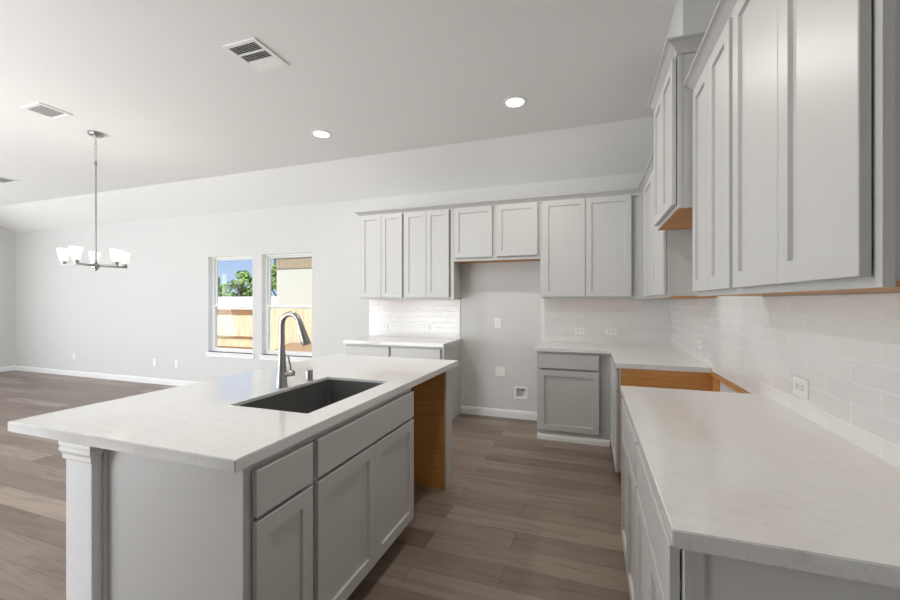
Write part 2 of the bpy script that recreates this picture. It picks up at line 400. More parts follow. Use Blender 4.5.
# ------------------------------------------------------------------ backsplashes
TT = 0.009
def tiles(name, x0, x1, y0, y1, z0, z1, m, label):
    return tag(obj(name, box(x0, x1, y0 - .0006, y1 - .0006, z0 + .0005, z1), m), label, 'backsplash', 'white tile backsplashes')
CT, ST = 0.914, 0.036
tiles('tile_backsplash', -3.580, -2.312, -TT, 0, CT, 1.397, M['tile_x'], 'white tile backsplash under the pair of narrow uppers beside the fridge niche')
tiles('tile_backsplash', -1.336, -TT, -TT, 0, CT, 1.397, M['tile_x'], 'white tile backsplash between the fridge niche and the room corner')
bm = box(-TT, 0, -3.76, -0.001, CT, 1.392); bx(bm, -TT, 0, -2.3315, -1.4905, 0.888, CT); bx(bm, -TT, 0, -2.344, -1.600, 1.392, 1.853)
bmesh.ops.translate(bm, verts=bm.verts[:], vec=(-0.0006, 0, 0.0005))
tag(obj('tile_backsplash', bm, M['tile_y']), 'long white tile backsplash on the side wall, running past the range gap', 'backsplash', 'white tile backsplashes')

# ------------------------------------------------------------------ countertops
def slab(name, poly, label, hole=None):
    bm = bmesh.new()
    if hole:
        (X0, X1, Y0, Y1), (a0, a1, b0, b1) = poly, hole
        xs = [X0, a0, a1, X1]; ys = [Y0, b0, b1, Y1]
        V = {(i, j): bm.verts.new((xs[i], ys[j], CT)) for i in range(4) for j in range(4)}
        fs = [bm.faces.new((V[i, j], V[i + 1, j], V[i + 1, j + 1], V[i, j + 1])) for i in range(3) for j in range(3) if (i, j) != (1, 1)]
    else:
        fs = [bm.faces.new([bm.verts.new((x, y, CT)) for x, y in poly])]
    r = bmesh.ops.extrude_face_region(bm, geom=fs)
    bmesh.ops.translate(bm, verts=[g for g in r['geom'] if isinstance(g, bmesh.types.BMVert)], vec=(0, 0, -ST))
    bmesh.ops.recalc_face_normals(bm, faces=bm.faces[:])
    es = [e for e in bm.edges if len(e.link_faces) == 2 and e.calc_face_angle(0) > 0.5 and max(v.co.z for v in e.verts) > CT - 1e-4]
    bmesh.ops.bevel(bm, geom=es, offset=0.0025, segments=2, affect='EDGES')
    return tag(obj(name, bm, M['quartz']), label, 'countertop', 'white quartz countertops')
IX0, IX1, IY0, IY1 = -2.893, -1.766, -3.811, -1.741
SK = (-2.303, -1.890, -3.344, -2.646)
slab('island_countertop', (IX0, IX1, IY0, IY1), 'large white quartz island countertop with a sink cut into it', SK)
slab('countertop', [(-3.553, -0.648), (-2.292, -0.648), (-2.292, 0), (-3.553, 0)], 'short white quartz countertop beside the fridge niche, under the two narrow uppers')
slab('countertop', [(-1.338, -0.648), (-0.628, -0.648), (-0.628, -1.490), (0, -1.490), (0, 0), (-1.338, 0)], 'L-shaped white quartz countertop turning the room corner, beyond the range gap')
slab('countertop', [(-0.648, -3.790), (0, -3.790), (0, -2.332), (-0.648, -2.332)], 'long white quartz countertop with a wall outlet over it, this side of the range gap')

# ------------------------------------------------------------------ cabinets
SP = 0.704; DT, DB, FT = 0.690, 0.118, 0.850     # drawer bottom, door top, door bottom, drawer top
def fronts(par, face, plane, items):
    for kind, a0, a1, z0, z1 in items:
        a0, a1 = min(a0, a1), max(a0, a1)
        obj('door' if kind == 'door' else ('drawer' if kind == 'drawer' else 'false_front'),
            front(face, a0, a1, z0, z1, plane, shaker=(kind == 'door')), M['cab'], par)
def frame_bm(face, a0, a1, z0, z1, plane, stile=0.04, t=0.019, mids=()):
    """Face frame: stiles and rails round the openings."""
    bm = bmesh.new(); f = fmap(face, plane)
    def b(p0, p1, q0, q1):
        A = f(p0, -t, q0); B_ = f(p1, 0, q1)
        bx(bm, min(A[0], B_[0]), max(A[0], B_[0]), min(A[1], B_[1]), max(A[1], B_[1]), q0, q1)
    b(a0, a0 + stile, z0, z1); b(a1 - stile, a1, z0, z1)
    b(a0 + stile, a1 - stile, z0, z0 + 0.03); b(a0 + stile, a1 - stile, z1 - 0.03, z1)
    for m in mids: b(m - 0.025, m + 0.025, z0 + 0.03, z1 - 0.03)
    return bm
def body_bm(face, a0, a1, z0, z1, plane, back, inset=0.003):
    f = fmap(face, plane); A = f(a0 + inset, -0.019, z0); B_ = f(a1 - inset, -0.019, z1)
    if face == 'S': return box(A[0], B_[0], plane + 0.019, back, z0, z1)
    return box(A[0] , back, A[1], B_[1], z0, z1)
def upper(label, face, a0, a1, z0, z1, plane, back, doors, group='grey upper cabinets', wood=True, mids=(), wlap=0):
    ctr = (a0 + a1) / 2
    loc = (ctr, (plane + back) / 2, z0) if face == 'S' else ((plane + back) / 2, ctr, z0)
    t = thing('upper_cabinet', label, 'cabinet', loc, group)
    obj('body', body_bm(face, a0, a1, z0 + (0 if wlap else 0.012), z1, plane, back), M['cab'], t)
    obj('face_frame', frame_bm(face, a0, a1, z0, z1, plane, mids=mids), M['cab'], t)
    if wood:
        if face == 'S': bm = box(a0 + .004, a1 - .004, plane + 0.0195, back, z0 + 0.004, z0 + 0.0115)
        else: bm = box(plane + (0.003 if wlap else 0.0195), back, a0 + (.001 if wlap else .004), a1 - .001, z0 + (-0.004 if wlap else 0.0005), z0 + (-0.0005 if wlap else 0.0115))
        o = obj('bottom_panel', bm, M['wood'], t); o['label'] = 'bare wood underside'
    fronts(t, face, plane, [('door', *d) for d in doors])
    return t
UB, UT = 1.397, 2.455; PB = -0.300; PR = -0.286
D0, D1 = UB + 0.022, 2.437
g = 'grey upper cabinets'
upper('narrow two-door grey upper at the free end of the run beside the windows', 'S', -3.535, -2.935, UB, UT, PB, -0.001,
      [(-3.515, -3.230, D0, D1), (-3.226, -2.946, D0, D1)])
upper('narrow two-door grey upper whose bare side drops beside the fridge niche', 'S', -2.933, -2.292, UB, UT, PB, -0.001,
      [(-2.913, -2.632, D0, D1), (-2.628, -2.346, D0, D1)])
upper('short two-door grey upper bridging the top of the fridge niche', 'S', -2.290, -1.312, 1.832, UT, PB, -0.001,
      [(-2.282, -1.835, 1.870, D1), (-1.783, -1.335, 1.870, D1)], mids=(-1.809,))
upper('wide two-door grey upper between the fridge niche and the room corner', 'S', -1.310, PB - 0.004, UB, UT, PB, -0.001,
      [(-1.280, -0.850, D0, D1), (-0.846, -0.414, D0, D1)])
upper('grey upper in the room corner, mostly behind the tall range cabinet', 'W', -1.598, PB - 0.003, UB, UT, PB, -0.001,
      [(-1.585, -1.035, D0, D1), (-1.031, -0.480, D0, D1)])
hood = upper('short raised grey upper over the range gap, set high with its own crown', 'W', HY0, HY1, 1.858, 2.685, HX, -0.001,
      [(HY0 + .022, -1.977, 1.882, 2.655), (-1.973, HY1 - .022, 1.882, 2.655)], wlap=1)
upper('two-door grey upper beside the tall range cabinet, first of the long-counter pair', 'W', -2.945, -2.345, UB, UT + 0.006, PR, -0.001,
      [(-2.924, -2.641, D0, D1), (-2.637, -2.356, D0, D1)])
upper('nearest large grey upper with two wide doors over the long counter', 'W', -3.716, -2.947, UB, UT + 0.006, PR, -0.001,
      [(-3.694, -3.341, D0, D1), (-3.337, -2.964, D0, D1)])
cprof = [(0.0005, -0.026), (0.007, -0.026), (0.012, -0.010), (0.040, 0.016), (0.046, 0.020), (0.062, 0.025), (0.062, 0.034), (0.0005, 0.034)]
def crown(path, z, label):
    return tag(obj('crown_moulding', sweep([(o, z + d) for o, d in cprof], path), M['cab']), label, 'moulding', 'grey crown mouldings')
crown([(-3.535, 0), (-3.535, PB), (PB, PB), (PB, HY1 + 0.002)], UT, 'long grey crown moulding along the back uppers and round the room corner')
crown([(HX, HY1), (HX, HY0), (-0.001, HY0)], 2.685, 'raised grey crown moulding round the top of the tall range cabinet')
crown([(PR, HY0 - 0.004), (PR, -3.716), (-0.001, -3.716)], UT + 0.006, 'grey crown moulding on the large uppers over the long counter')

def base(label, face, a0, a1, plane, back, items, name='base_cabinet', toe=0.07, mids=(), group='grey base cabinets', z1=CT - ST - 0.001, ztoe=0.105, toe_mat='toe', inset=0.003):
    ctr = (a0 + a1) / 2
    loc = (ctr, (plane + back) / 2, 0) if face == 'S' else ((plane + back) / 2, ctr, 0)
    t = thing(name, label, 'cabinet', loc, group)
    obj('body', body_bm(face, a0, a1, ztoe, z1, plane, back, inset), M['cab'], t)
    obj('face_frame', frame_bm(face, a0, a1, ztoe, z1, plane, mids=mids), M['cab'], t)
    f = fmap(face, plane); q0 = f(a0 + .004, -toe, 0); q1 = f(a1 - .004, -toe, ztoe)
    if face == 'S': bm = box(q0[0], q1[0], q0[1], back, 0, ztoe - .001)
    else: bm = box(q0[0], back, q0[1], q1[1], 0, ztoe - .001)
    obj('toe_kick', bm, M[toe_mat], t)
    fronts(t, face, plane, items)
    return t
PF = -0.61
base('grey base cabinet by the windows, outer one under the short counter', 'S', -3.538, -2.946, PF, -0.001,
     [('drawer', -3.526, -2.958, SP, FT), ('door', -3.526, -3.244, DB, DT), ('door', -3.240, -2.958, DB, DT)])
t = base('grey base cabinet whose tall bare side walls the fridge niche', 'S', -2.944, -2.300, PF, -0.001,
     [('drawer', -2.932, -2.335, SP, FT), ('door', -2.932, -2.636, DB, DT), ('door', -2.632, -2.335, DB, DT)])
obj('side_panel', box(-2.3032, -2.2995, PF + 0.003, -0.001, 0.0, CT - ST - .001), M['cab'], t)
t = base('single-door grey base cabinet with one drawer between niche and corner', 'S', -1.306, -0.612, PF, -0.001,
     [('drawer', -1.287, -0.722, SP + .006, 0.856), ('door', -1.287, -0.722, 0.098, DT + .002)], toe=0.004, ztoe=0.088, toe_mat='cab')
obj('shoe_moulding', sweep([(-.003, 0), (0.018, 0), (0.018, 0.034), (0.012, 0.052), (-.003, 0.056)], [(-1.302, PF), (-0.626, PF)]), M['trim'], t)
PE = -0.62
t = base('grey corner base cabinet with bare wood side facing the range gap', 'W', -1.482, -0.634, -0.600, -0.001,
     [('drawer', -1.468, -0.700, SP, FT), ('door', -1.468, -1.087, 0.098, DT), ('door', -1.083, -0.700, 0.098, DT)], toe=0.03)
o = obj('wood_side', box(-0.590, -0.001, -1.4880, -1.4795, 0.0, CT - ST - .001), M['wood'], t); o['label'] = 'bare wood side'
obj('wood_return', box(-0.007, -0.001, -1.630, -1.4885, 0.70, 0.857), M['wood'], t)
# near run on the side wall
base('grey base cabinet beside the range gap under the long counter', 'W', -3.078, -2.345, PE, -0.001,
     [('drawer', -3.066, -2.357, SP, FT), ('door', -3.066, -2.714, DB, DT), ('door', -2.710, -2.357, DB, DT)])
t = base('grey base cabinet with a panelled end at the near end of the long counter', 'W', -3.757, -3.080, PE, -0.001,
     [('drawer', -3.732, -3.092, SP, FT), ('door', -3.732, -3.414, DB, DT), ('door', -3.410, -3.092, DB, DT)], inset=0.012)
obj('end_panel', box(-0.592, -0.001, -3.750, -3.7452, 0.0, CT - ST - .001), M['panel'], t)
obj('end_stile', box(-0.6015, -0.585, -3.757, -3.7450, 0.0, CT - ST - .001), M['cab'], t)

# wood cleat left on the wall in the range gap
tag(obj('wood_cleat', box(-0.020, -0.0005, -2.330, -1.492, 0.860, 0.884, 0.001), M['wood']), 'thin bare wood cleat on the wall under the tile in the range gap', 'wood strip')

# ------------------------------------------------------------------ the island
PI_ = -1.793; YN = -3.755; PW0, PW1 = -2.568, -2.424
t = base('narrow island cabinet with one drawer, one door and a broad grey end panel', 'E', YN, -3.448, PI_, PW1 + 0.001,
     [('drawer', -3.728, -3.462, SP, FT), ('door', -3.728, -3.462, DB, DT)], name='island_cabinet', group='grey island cabinets', inset=0.004)
obj('end_panel', box(PW1 + 0.020, PI_ - 0.0003, YN - 0.003, YN - 0.0002, 0.0, CT - ST - .001), M['panel'], t)
obj('corner_moulding', box(PW1 + 0.0008, PW1 + 0.020, YN - 0.012, YN + 0.0035, 0, CT - ST - .001, 0.004, 2), M['panel'], t)
t = thing('sink_cabinet', 'grey island sink cabinet with two doors under a blank front', 'cabinet', ((PI_ + PW1) / 2, -3.0, 0), 'grey island cabinets')
bm = bmesh.new()
for q in ((PW1 + .001, PI_ - .019, -3.446, -3.430, .105, .877), (PW1 + .001, PI_ - .019, -2.572, -2.556, .105, .877), (PW1 + .001, PI_ - .019, -3.430, -2.572, .105, .121), (PW1 + .001, PW1 + .012, -3.430, -2.572, .121, .877)):
    bx(bm, *q)
obj('body', bm, M['cab'], t)
obj('face_frame', frame_bm('E', -3.446, -2.555, 0.105, 0.877, PI_, mids=(-3.004,)), M['cab'], t)
obj('toe_kick', box(PW1 + .001, PI_ - .07, -3.442, -2.558, 0, .104), M['toe'], t)
fronts(t, 'E', PI_, [('front', -3.434, -2.568, SP, FT), ('door', -3.434, -3.006, DB, DT), ('door', -3.002, -2.568, DB, DT)])
t = thing('island_end_panel', 'upright grey panel closing the far end of the island dishwasher gap', 'panel', ((PI_ + PW1) / 2, -1.88, 0))
obj('panel', box(PW1 + .001, PI_, -1.944, -1.812, 0.0, CT - ST - .001, 0.0015), M['cab'], t)
o = obj('wood_lining', box(PW1 + .002, PI_ - 0.012, -1.953, -1.945, 0.0, CT - ST - .002), M['wood'], t); o['label'] = 'bare wood inner face'
pw = struct('wall_island', box(PW0, PW1, -3.797, -1.790, 0, CT - ST - .001, 0.004, 2), M['drywall'], label='short textured white knee wall carrying the back of the island')
kp = [(0.0, 0.800), (0.006, 0.800), (0.010, 0.806), (0.010, 0.822), (0.016, 0.832), (0.022, 0.838), (0.022, 0.850), (0.017, 0.854), (0.022, 0.860), (0.022, 0.877), (0, 0.877)]
kp = [(o * 0.62, 0.877 - (0.877 - z) * .85) for o, z in kp]
obj('capital_moulding', sweep(kp, [(PW0, -1.790), (PW0, -3.797), (PW1, -3.797), (PW1, YN - 0.014)], side=1), M['trim'], pw)

# sink, faucet, soap dispenser
t = thing('kitchen_sink', 'dark undermount sink set into the island countertop', 'sink', ((SK[0] + SK[1]) / 2, (SK[2] + SK[3]) / 2, CT - ST))
bm = bmesh.new()
def rrect(x0, x1, y0, y1, z, r, n=6):
    out = []
    for cx, cy, a in ((x1 - r, y1 - r, 0), (x0 + r, y1 - r, 1), (x0 + r, y0 + r, 2), (x1 - r, y0 + r, 3)):
        for k in range(n + 1):
            th = (a + k / n) * PI / 2
            out.append(bm.verts.new((cx + r * math.cos(th), cy + r * math.sin(th), z)))
    return out
zt = CT - 0.014; x0, x1, y0, y1 = SK; g_ = -0.0045
L_ = [rrect(x0 + .0008, x1 - .0008, y0 + .0008, y1 - .0008, zt, .004), rrect(x0 - g_, x1 + g_, y0 - g_, y1 + g_, zt, .018), rrect(x0 - g_, x1 + g_, y0 - g_, y1 + g_, zt - .195, .018),
      rrect(x0 + .012, x1 - .012, y0 + .012, y1 - .012, zt - .215, .02), rrect(x0 + .15, x1 - .15, y0 + .28, y1 - .28, zt - .222, .02)]
for A, B in zip(L_, L_[1:]):
    for k in range(len(A)): bm.faces.new((A[k], A[(k + 1) % len(A)], B[(k + 1) % len(A)], B[k]))
bm.faces.new(L_[-1])
obj('basin', bm, M['sink'], t, True)
bm = bmesh.new(); lathe(bm, [(0.045, 0), (0.045, .004), (0.035, .006), (0.030, .002)], ((x0 + x1) / 2, (y0 + y1) / 2, zt - .2215), 24)
obj('drain', bm, M['steel'], t, True)

FX, FY = -2.352, -2.975
t = thing('kitchen_faucet', 'tall brushed nickel gooseneck faucet standing behind the island sink', 'faucet', (FX, FY, CT))
bm = bmesh.new(); lathe(bm, [(0.031, 0.0005), (0.031, 0.006), (0.0285, 0.010), (0.026, 0.06), (0.0215, 0.13), (0.0175, 0.19), (0.0165, 0.212), (0.0165, 0.220)], (FX, FY, CT), 28)
obj('body', bm, M['nickel'], t, True)
bm = bmesh.new(); R = 0.058; zc = CT + 0.332
pts = [(FX, FY, CT + .218), (FX, FY, CT + .26), (FX, FY, CT + .30)]
for k in range(0, 17):
    a = PI - k * (PI - 0.28) / 16
    pts.append((FX + R + R * math.cos(a), FY, zc + R * math.sin(a)))
tube(bm, pts, 0.0145, 18)
e = Vector(pts[-1]); d = (Vector(pts[-1]) - Vector(pts[-2])).normalized()
obj('gooseneck', bm, M['nickel'], t, True)
bm = bmesh.new(); tube(bm, [e + d * s for s in (0, .004, .035, .090, .120, .126)], [.0155, .0165, .0175, .0215, .0230, .019], 20)
sp = obj('spray_head', bm, M['nickel'], t, True)
q = e + d * 0.045
bm = bmesh.new(); bx(bm, q.x - .026, q.x - .014, FY - .006, FY + .006, q.z - .022, q.z + .018, 0.003, 2)
obj('spray_button', bm, M['steel'], sp)
bm = bmesh.new(); tube(bm, [(FX + .012, FY + .004, CT + .072), (FX + .045, FY + .012, CT + .074), (FX + .064, FY + .016, CT + .076)], [.016, .0165, .0155], 18)
hd = obj('handle', bm, M['nickel'], t, True)
bm = bmesh.new(); tube(bm, [(FX + .050, FY + .012, CT + .085), (FX + .042, FY + .010, CT + .125), (FX + .034, FY + .008, CT + .168)], [.0065, .0055, .005], 10)
obj('lever', bm, M['nickel'], hd, True)
t = thing('soap_dispenser', 'small brushed nickel cylinder cap standing beside the faucet', 'dispenser', (-2.338, -2.772, CT))
bm = bmesh.new(); lathe(bm, [(.023, .0005), (.023, .005), (.0195, .007), (.0195, .056), (.0175, .060)], (-2.338, -2.772, CT), 24)
obj('cap', bm, M['nickel'], t, True)

# ------------------------------------------------------------------ outlets and plates
def outlet(label, face, a, z, horizontal=False, gangs=1, plain=False, group='white wall outlets', plane=0.0):
    f = fmap(face, plane); w, h = (0.116, 0.074) if horizontal else (0.074, 0.116)
    if gangs == 2: w = 0.118
    c = f(a, 0, z)
    t = thing('wall_outlet' if not plain else 'blank_plate', label, 'outlet' if not plain else 'cover plate', c, group)
    def bb(p0, p1, q0, q1, o0, o1, bev):
        A = f(p0, o0, q0); B_ = f(p1, o1, q1)
        return box(A[0], B_[0], A[1], B_[1], q0, q1, bev, 2)
    obj('cover_plate', bb(a - w / 2, a + w / 2, z - h / 2, z + h / 2, 0.0005, 0.007, 0.002), M['white'], t)
    if not plain:
        for s in (-1, 1):
            da, dz = (s * 0.021, 0) if horizontal else (0, s * 0.021)
            r = obj('socket', bb(a + da - 0.0145, a + da + 0.0145, z + dz - 0.0145, z + dz + 0.0145, 0.0071, 0.0085, 0.001), M['slot'], t)
            bm = bmesh.new()
            for k in (-1, 1):
                ka, kz = (0, k * 0.006) if horizontal else (k * 0.006, 0)
                sa, sz = (0.0045, 0.0012) if horizontal else (0.0012, 0.0045)
                A = f(a + da + ka - sa, 0.0086, z + dz + kz - sz); B_ = f(a + da + ka + sa, 0.0089, z + dz + kz + sz)
                bx(bm, min(A[0], B_[0]), max(A[0], B_[0]), min(A[1], B_[1]), max(A[1], B_[1]), min(A[2], B_[2]), max(A[2], B_[2]))
            obj('slot', bm, M['dark'], r)
    return t
outlet('white outlet low on the far wall, under the chandelier and farthest from the windows', 'S', -9.781, 0.362)
outlet('white outlet low on the back wall, middle one between the room corner and the windows', 'S', -7.663, 0.352)
outlet('white outlet low on the back wall, the one closest to the windows', 'S', -7.153, 0.358)
outlet('sideways white outlet in the tile above the short counter, window side', 'S', -3.364, 1.041, True, plane=-TT)
outlet('sideways white outlet in the tile above the short counter, niche side', 'S', -2.766, 1.041, True, plane=-TT)
outlet('sideways white outlet in the back tile nearer the fridge niche than the corner', 'S', -0.910, 1.041, True, plane=-TT)
outlet('sideways white outlet in the back tile nearer the room corner than the niche', 'S', -0.589, 1.043, True, plane=-TT)
outlet('sideways white outlet in the side wall tile deep by the room corner', 'W', -1.170, 1.040, True, plane=-TT)
outlet('large sideways white outlet in the side wall tile over the long counter', 'W', -2.728, 1.030, True, plane=-TT)
outlet('upright white outlet at chest height inside the fridge niche', 'S', -1.839, 1.114)
outlet('blank white square plate in the fridge niche between outlet and water box', 'S', -1.808, 0.538, gangs=2, plain=True, group='blank plates')
t = thing('water_box', 'white framed open water supply box low in the fridge niche', 'water box', (-1.564, 0, 0.302))
bm = bmesh.new(); a, z, w, h = -1.564, 0.302, 0.080, 0.072
for q in ((a - w, a - w + .024, z - h, z + h), (a + w - .024, a + w, z - h, z + h), (a - w + .024, a + w - .024, z + h - .020, z + h), (a - w + .024, a + w - .024, z - h, z - h + .020)):
    bx(bm, q[0], q[1], -0.007, -0.0005, q[2], q[3], 0.002)
obj('flange', bm, M['white'], t)
bm = bmesh.new(); e_ = 0.003
for q in ((WBX0, WBX0 + e_, 0, .07, WBZ0, WBZ1), (WBX1 - e_, WBX1, 0, .07, WBZ0, WBZ1), (WBX0 + e_, WBX1 - e_, 0, .07, WBZ0, WBZ0 + e_), (WBX0 + e_, WBX1 - e_, 0, .07, WBZ1 - e_, WBZ1), (WBX0, WBX1, .07, .073, WBZ0, WBZ1)):
    bx(bm, *q)
obj('recess', bm, M['white'], t)
bm = bmesh.new(); tube(bm, [(a + .012, 0.045, z + .046), (a + .012, 0.045, z + .012)], 0.010, 12); bx(bm, a - .006, a + .030, 0.030, 0.042, z + .016, z + .028)
obj('valve', bm, M['steel'], t, True)

# ------------------------------------------------------------------ ceiling fittings
def downlight(label, x, y):
    t = thing('recessed_light', label, 'light', (x, y, ZK), 'recessed ceiling lights')
    bm = bmesh.new(); lathe(bm, [(0.074, -0.0045), (0.080, -0.006), (0.098, -0.004), (0.100, -0.0003), (0.074, -0.0003), (0.074, -0.0045)], (x, y, ZK), 36, close=False)
    obj('trim_ring', bm, M['white'], t, True)
    bm = bmesh.new(); lathe(bm, [(0.072, -0.0008), (0.072, -0.004), (0.05, -0.0055)], (x, y, ZK), 36)
    obj('lens', bm, M['lens'], t, True)
    ld = bpy.data.lights.new('lamp', 'AREA'); lo = bpy.data.objects.new('lamp', ld); COL.objects.link(lo); lo.parent = t
    ld.shape = 'DISK'; ld.size = 0.14; ld.energy = 16; ld.color = (1, 0.95, 0.88); lo.location = (0, 0, -0.008)
    return t
downlight('lit recessed ceiling light above the sink side of the island, nearer the chandelier', -3.347, -1.325)
downlight('lit recessed ceiling light above the aisle, nearer the tall range cabinet', -1.401, -1.325)
downlight('added unseen recessed ceiling light above the near end of the island', -3.347, -3.55)  # this lamp and the next are added out of view to light the kitchen
downlight('added unseen recessed ceiling light above the near end of the aisle', -1.401, -3.55)
def vent(label, x0, x1, y0, y1, split=False):
    t = thing('ceiling_vent', label, 'vent', ((x0 + x1) / 2, (y0 + y1) / 2, ZK), 'white ceiling vents')
    bm = bmesh.new(); r = 0.030; z0, z1 = ZK - 0.010, ZK - 0.0005
    for q in ((x0, x0 + r, y0, y1), (x1 - r, x1, y0, y1), (x0 + r, x1 - r, y0, y0 + r), (x0 + r, x1 - r, y1 - r, y1)):
        bx(bm, *q, z0, z1, 0.002)
    obj('frame', bm, M['white'], t)
    obj('duct_opening', box(x0 + r, x1 - r, y0 + r, y1 - r, ZK - 0.0035, ZK - 0.0006), M['dark'], t)
    ya, yb = y0 + r, y1 - r
    banks = [(x0 + r, x1 - r, ya, yb)]
    if split:
        third = (yb - ya) / 3
        banks = [(x0 + r, x1 - r, ya + k * third + .005, ya + (k + 1) * third - .005) for k in range(3)]
        bm = bmesh.new()
        for k in (1, 2): bx(bm, x0 + r, x1 - r, ya + k * third - .005, ya + k * third + .005, z0, ZK - .0036)
        obj('divider', bm, M['white'], t)
    bm = bmesh.new()
    for bi, (p0, p1, q0, q1) in enumerate(banks):
        pitch = 0.0135; n = int((q1 - q0) / pitch)
        for k in range(n):
            yc = q0 + (k + .5) * (q1 - q0) / n; s = 0.0045; dz = 0.0055
            sg = -1 if (split and bi == 2) else 1
            if not split: sg = 1; s = 0.007
            if split and bi == 2: s = 0.0066
            v = [bm.verts.new(p) for p in ((p0, yc - s, ZK - .0042 if sg < 0 else ZK - .0095), (p1, yc - s, ZK - .0042 if sg < 0 else ZK - .0095), (p1, yc + s, ZK - .0095 if sg < 0 else ZK - .0042), (p0, yc + s, ZK - .0095 if sg < 0 else ZK - .0042))]
            w_ = [bm.verts.new(u.co + Vector((0, 0, -.001))) for u in v]
            bm.faces.new(v); bm.faces.new(w_)
            for j in range(4): bm.faces.new((v[j], v[(j + 1) % 4], w_[(j + 1) % 4], w_[j]))
    obj('slats', bm, M['white'], t)
    return t
vent('white ceiling vent with two dark banks of slats over the island', -3.090, -2.815, -2.702, -2.392, True)
vent('white ceiling vent over the dining space, beside the chandelier canopy', -5.455, -5.185, -2.652, -2.415)
vent('white ceiling vent at the far side, deep in the great room', -8.62, -8.28, -1.620, -1.400)

# chandelier
CX, CY = -5.457, -2.086
t = thing('chandelier', 'nickel chandelier with five lit frosted cup shades over the dining space', 'chandelier', (CX, CY, ZK))
bm = bmesh.new(); lathe(bm, [(0.082, -0.0005), (0.082, -0.012), (0.074, -0.026), (0.02, -0.030), (0.008, -0.045)], (CX, CY, ZK), 36)
for v in bm.verts: v.co.x = CX + (v.co.x - CX) * .78; v.co.y = CY + (v.co.y - CY) * .78
obj('canopy', bm, M['nickel'], t, True)
bm = bmesh.new()
zz = ZK - 0.045; k = 0
while zz > 2.74:
    ln, rw, rt = 0.040, 0.0095, 0.0026
    ring = []
    for a in range(17):
        th = 2 * PI * a / 16
        u = rw * math.cos(th); w = (ln / 2 - rw) * (1 if math.sin(th) > 0 else -1 if math.sin(th) < 0 else 0) + rw * math.sin(th)
        ring.append((CX + (u if k % 2 else 0), CY + (0 if k % 2 else u), zz - ln / 2 + w + 0.002))
    tube(bm, ring, rt, 6, False); zz -= 0.031; k += 1
obj('chain', bm, M['nickel'], t, True)
bm = bmesh.new(); tube(bm, [(CX, CY, zz + 0.02), (CX, CY, 1.73)], 0.007, 16); lathe(bm, [(0.004, 0.0), (0.013, 0.006), (0.013, 0.03), (0.009, 0.04)], (CX, CY, zz), 16)
obj('stem', bm, M['nickel'], t, True)
bm = bmesh.new(); lathe(bm, [(0.004, -0.050), (0.016, -0.042), (0.018, -0.03), (0.030, -0.022), (0.034, 0.0), (0.030, 0.018), (0.014, 0.028), (0.012, 0.06)], (CX, CY, 1.725), 28)
obj('hub', bm, M['nickel'], t, True)
aw = math.atan2(0.489, -0.872) + 0.03
RC = 0.243
for k in range(5):
    a = aw - k * 2 * PI / 5; dx, dy = math.cos(a), math.sin(a)
    bm = bmesh.new(); n_ = Vector((-dy, dx, 0)) * 0.009
    p0 = Vector((CX + dx * .028, CY + dy * .028, 1.727)); p1 = Vector((CX + dx * (RC + .02), CY + dy * (RC + .02), 1.727))
    vs = []
    for z in (-.009, .009):
        for p, s in ((p0, -1), (p0, 1), (p1, 1), (p1, -1)): vs.append(bm.verts.new(p + n_ * s + Vector((0, 0, z))))
    for q in ((0, 1, 2, 3), (4, 5, 6, 7), (0, 1, 5, 4), (1, 2, 6, 5), (2, 3, 7, 6), (3, 0, 4, 7)): bm.faces.new([vs[i] for i in q])
    obj('arm', bm, M['nickel'], t)
    c = (CX + dx * RC, CY + dy * RC, 1.736)
    bm = bmesh.new(); lathe(bm, [(0.017, 0.0), (0.022, 0.003), (0.022, 0.021), (0.018, 0.0245)], c, 24)
    obj('socket_cup', bm, M['nickel'], t, True)
    bm = bmesh.new(); lathe(bm, [(0.016, 0.025), (0.025, 0.027), (0.029, 0.033), (0.050, 0.138), (0.051, 0.146), (0.0485, 0.146), (0.0475, 0.138), (0.026, 0.035), (0.016, 0.031)], c, 28)
    sh = obj('lamp_shade', bm, M['shade'], t, True)
    ld = bpy.data.lights.new('bulb', 'POINT'); lo = bpy.data.objects.new('bulb', ld); COL.objects.link(lo); lo.parent = t
    ld.energy = 2.0; ld.shadow_soft_size = 0.03; ld.color = (1, 0.93, 0.82); lo.location = Vector(c) + Vector((0, 0, 0.12)) - t.location

# ------------------------------------------------------------------ outside the windows
GZ = -0.30
struct('ground', box(-40, 20, 0.20, 60, GZ - .1, GZ), M['ground'])
FYY = 6.0; FZ1 = 1.10
def fence(xa, xb, label, railed):
    t = thing('garden_fence', label, 'fence', ((xa + xb) / 2, FYY, GZ), 'cedar fence runs')
    zt_ = FZ1 - 0.10 if railed else FZ1 + 0.16
    bm = bmesh.new(); x = xa
    while x < xb - 0.01:
        w = min(0.138, xb - x); bx(bm, x, x + w, FYY, FYY + 0.018, GZ + 0.02, zt_ + 0.012 * random.random(), 0.004); x += w + 0.006
    obj('boards', bm, M['fence'], t)
    if railed:
        obj('top_rail', box(xa, xb, FYY - 0.03, FYY + 0.05, FZ1 - 0.17, FZ1), M['fence_shaded'], t)
        obj('lower_rail', box(xa, xb, FYY - 0.045, FYY - .001, 0.11, 0.17, 0.004), M['fence_shaded'], t)
        obj('kick_board', box(xa, xb, FYY - 0.03, FYY - .001, GZ, GZ + 0.10), M['fence_shaded'], t)
    else:
        for z in (0.05, 0.85): obj('back_rail', box(xa, xb, FYY + .019, FYY + 0.06, z, z + .09), M['fence_shaded'], t)
        obj('ground_board', box(xa, xb, FYY, FYY + .018, GZ, GZ + .019), M['fence_shaded'], t)
fence(-17.5, -11.16, 'sunlit cedar fence with rails coloured as in shade, under the trees in the window farther from the kitchen', True)
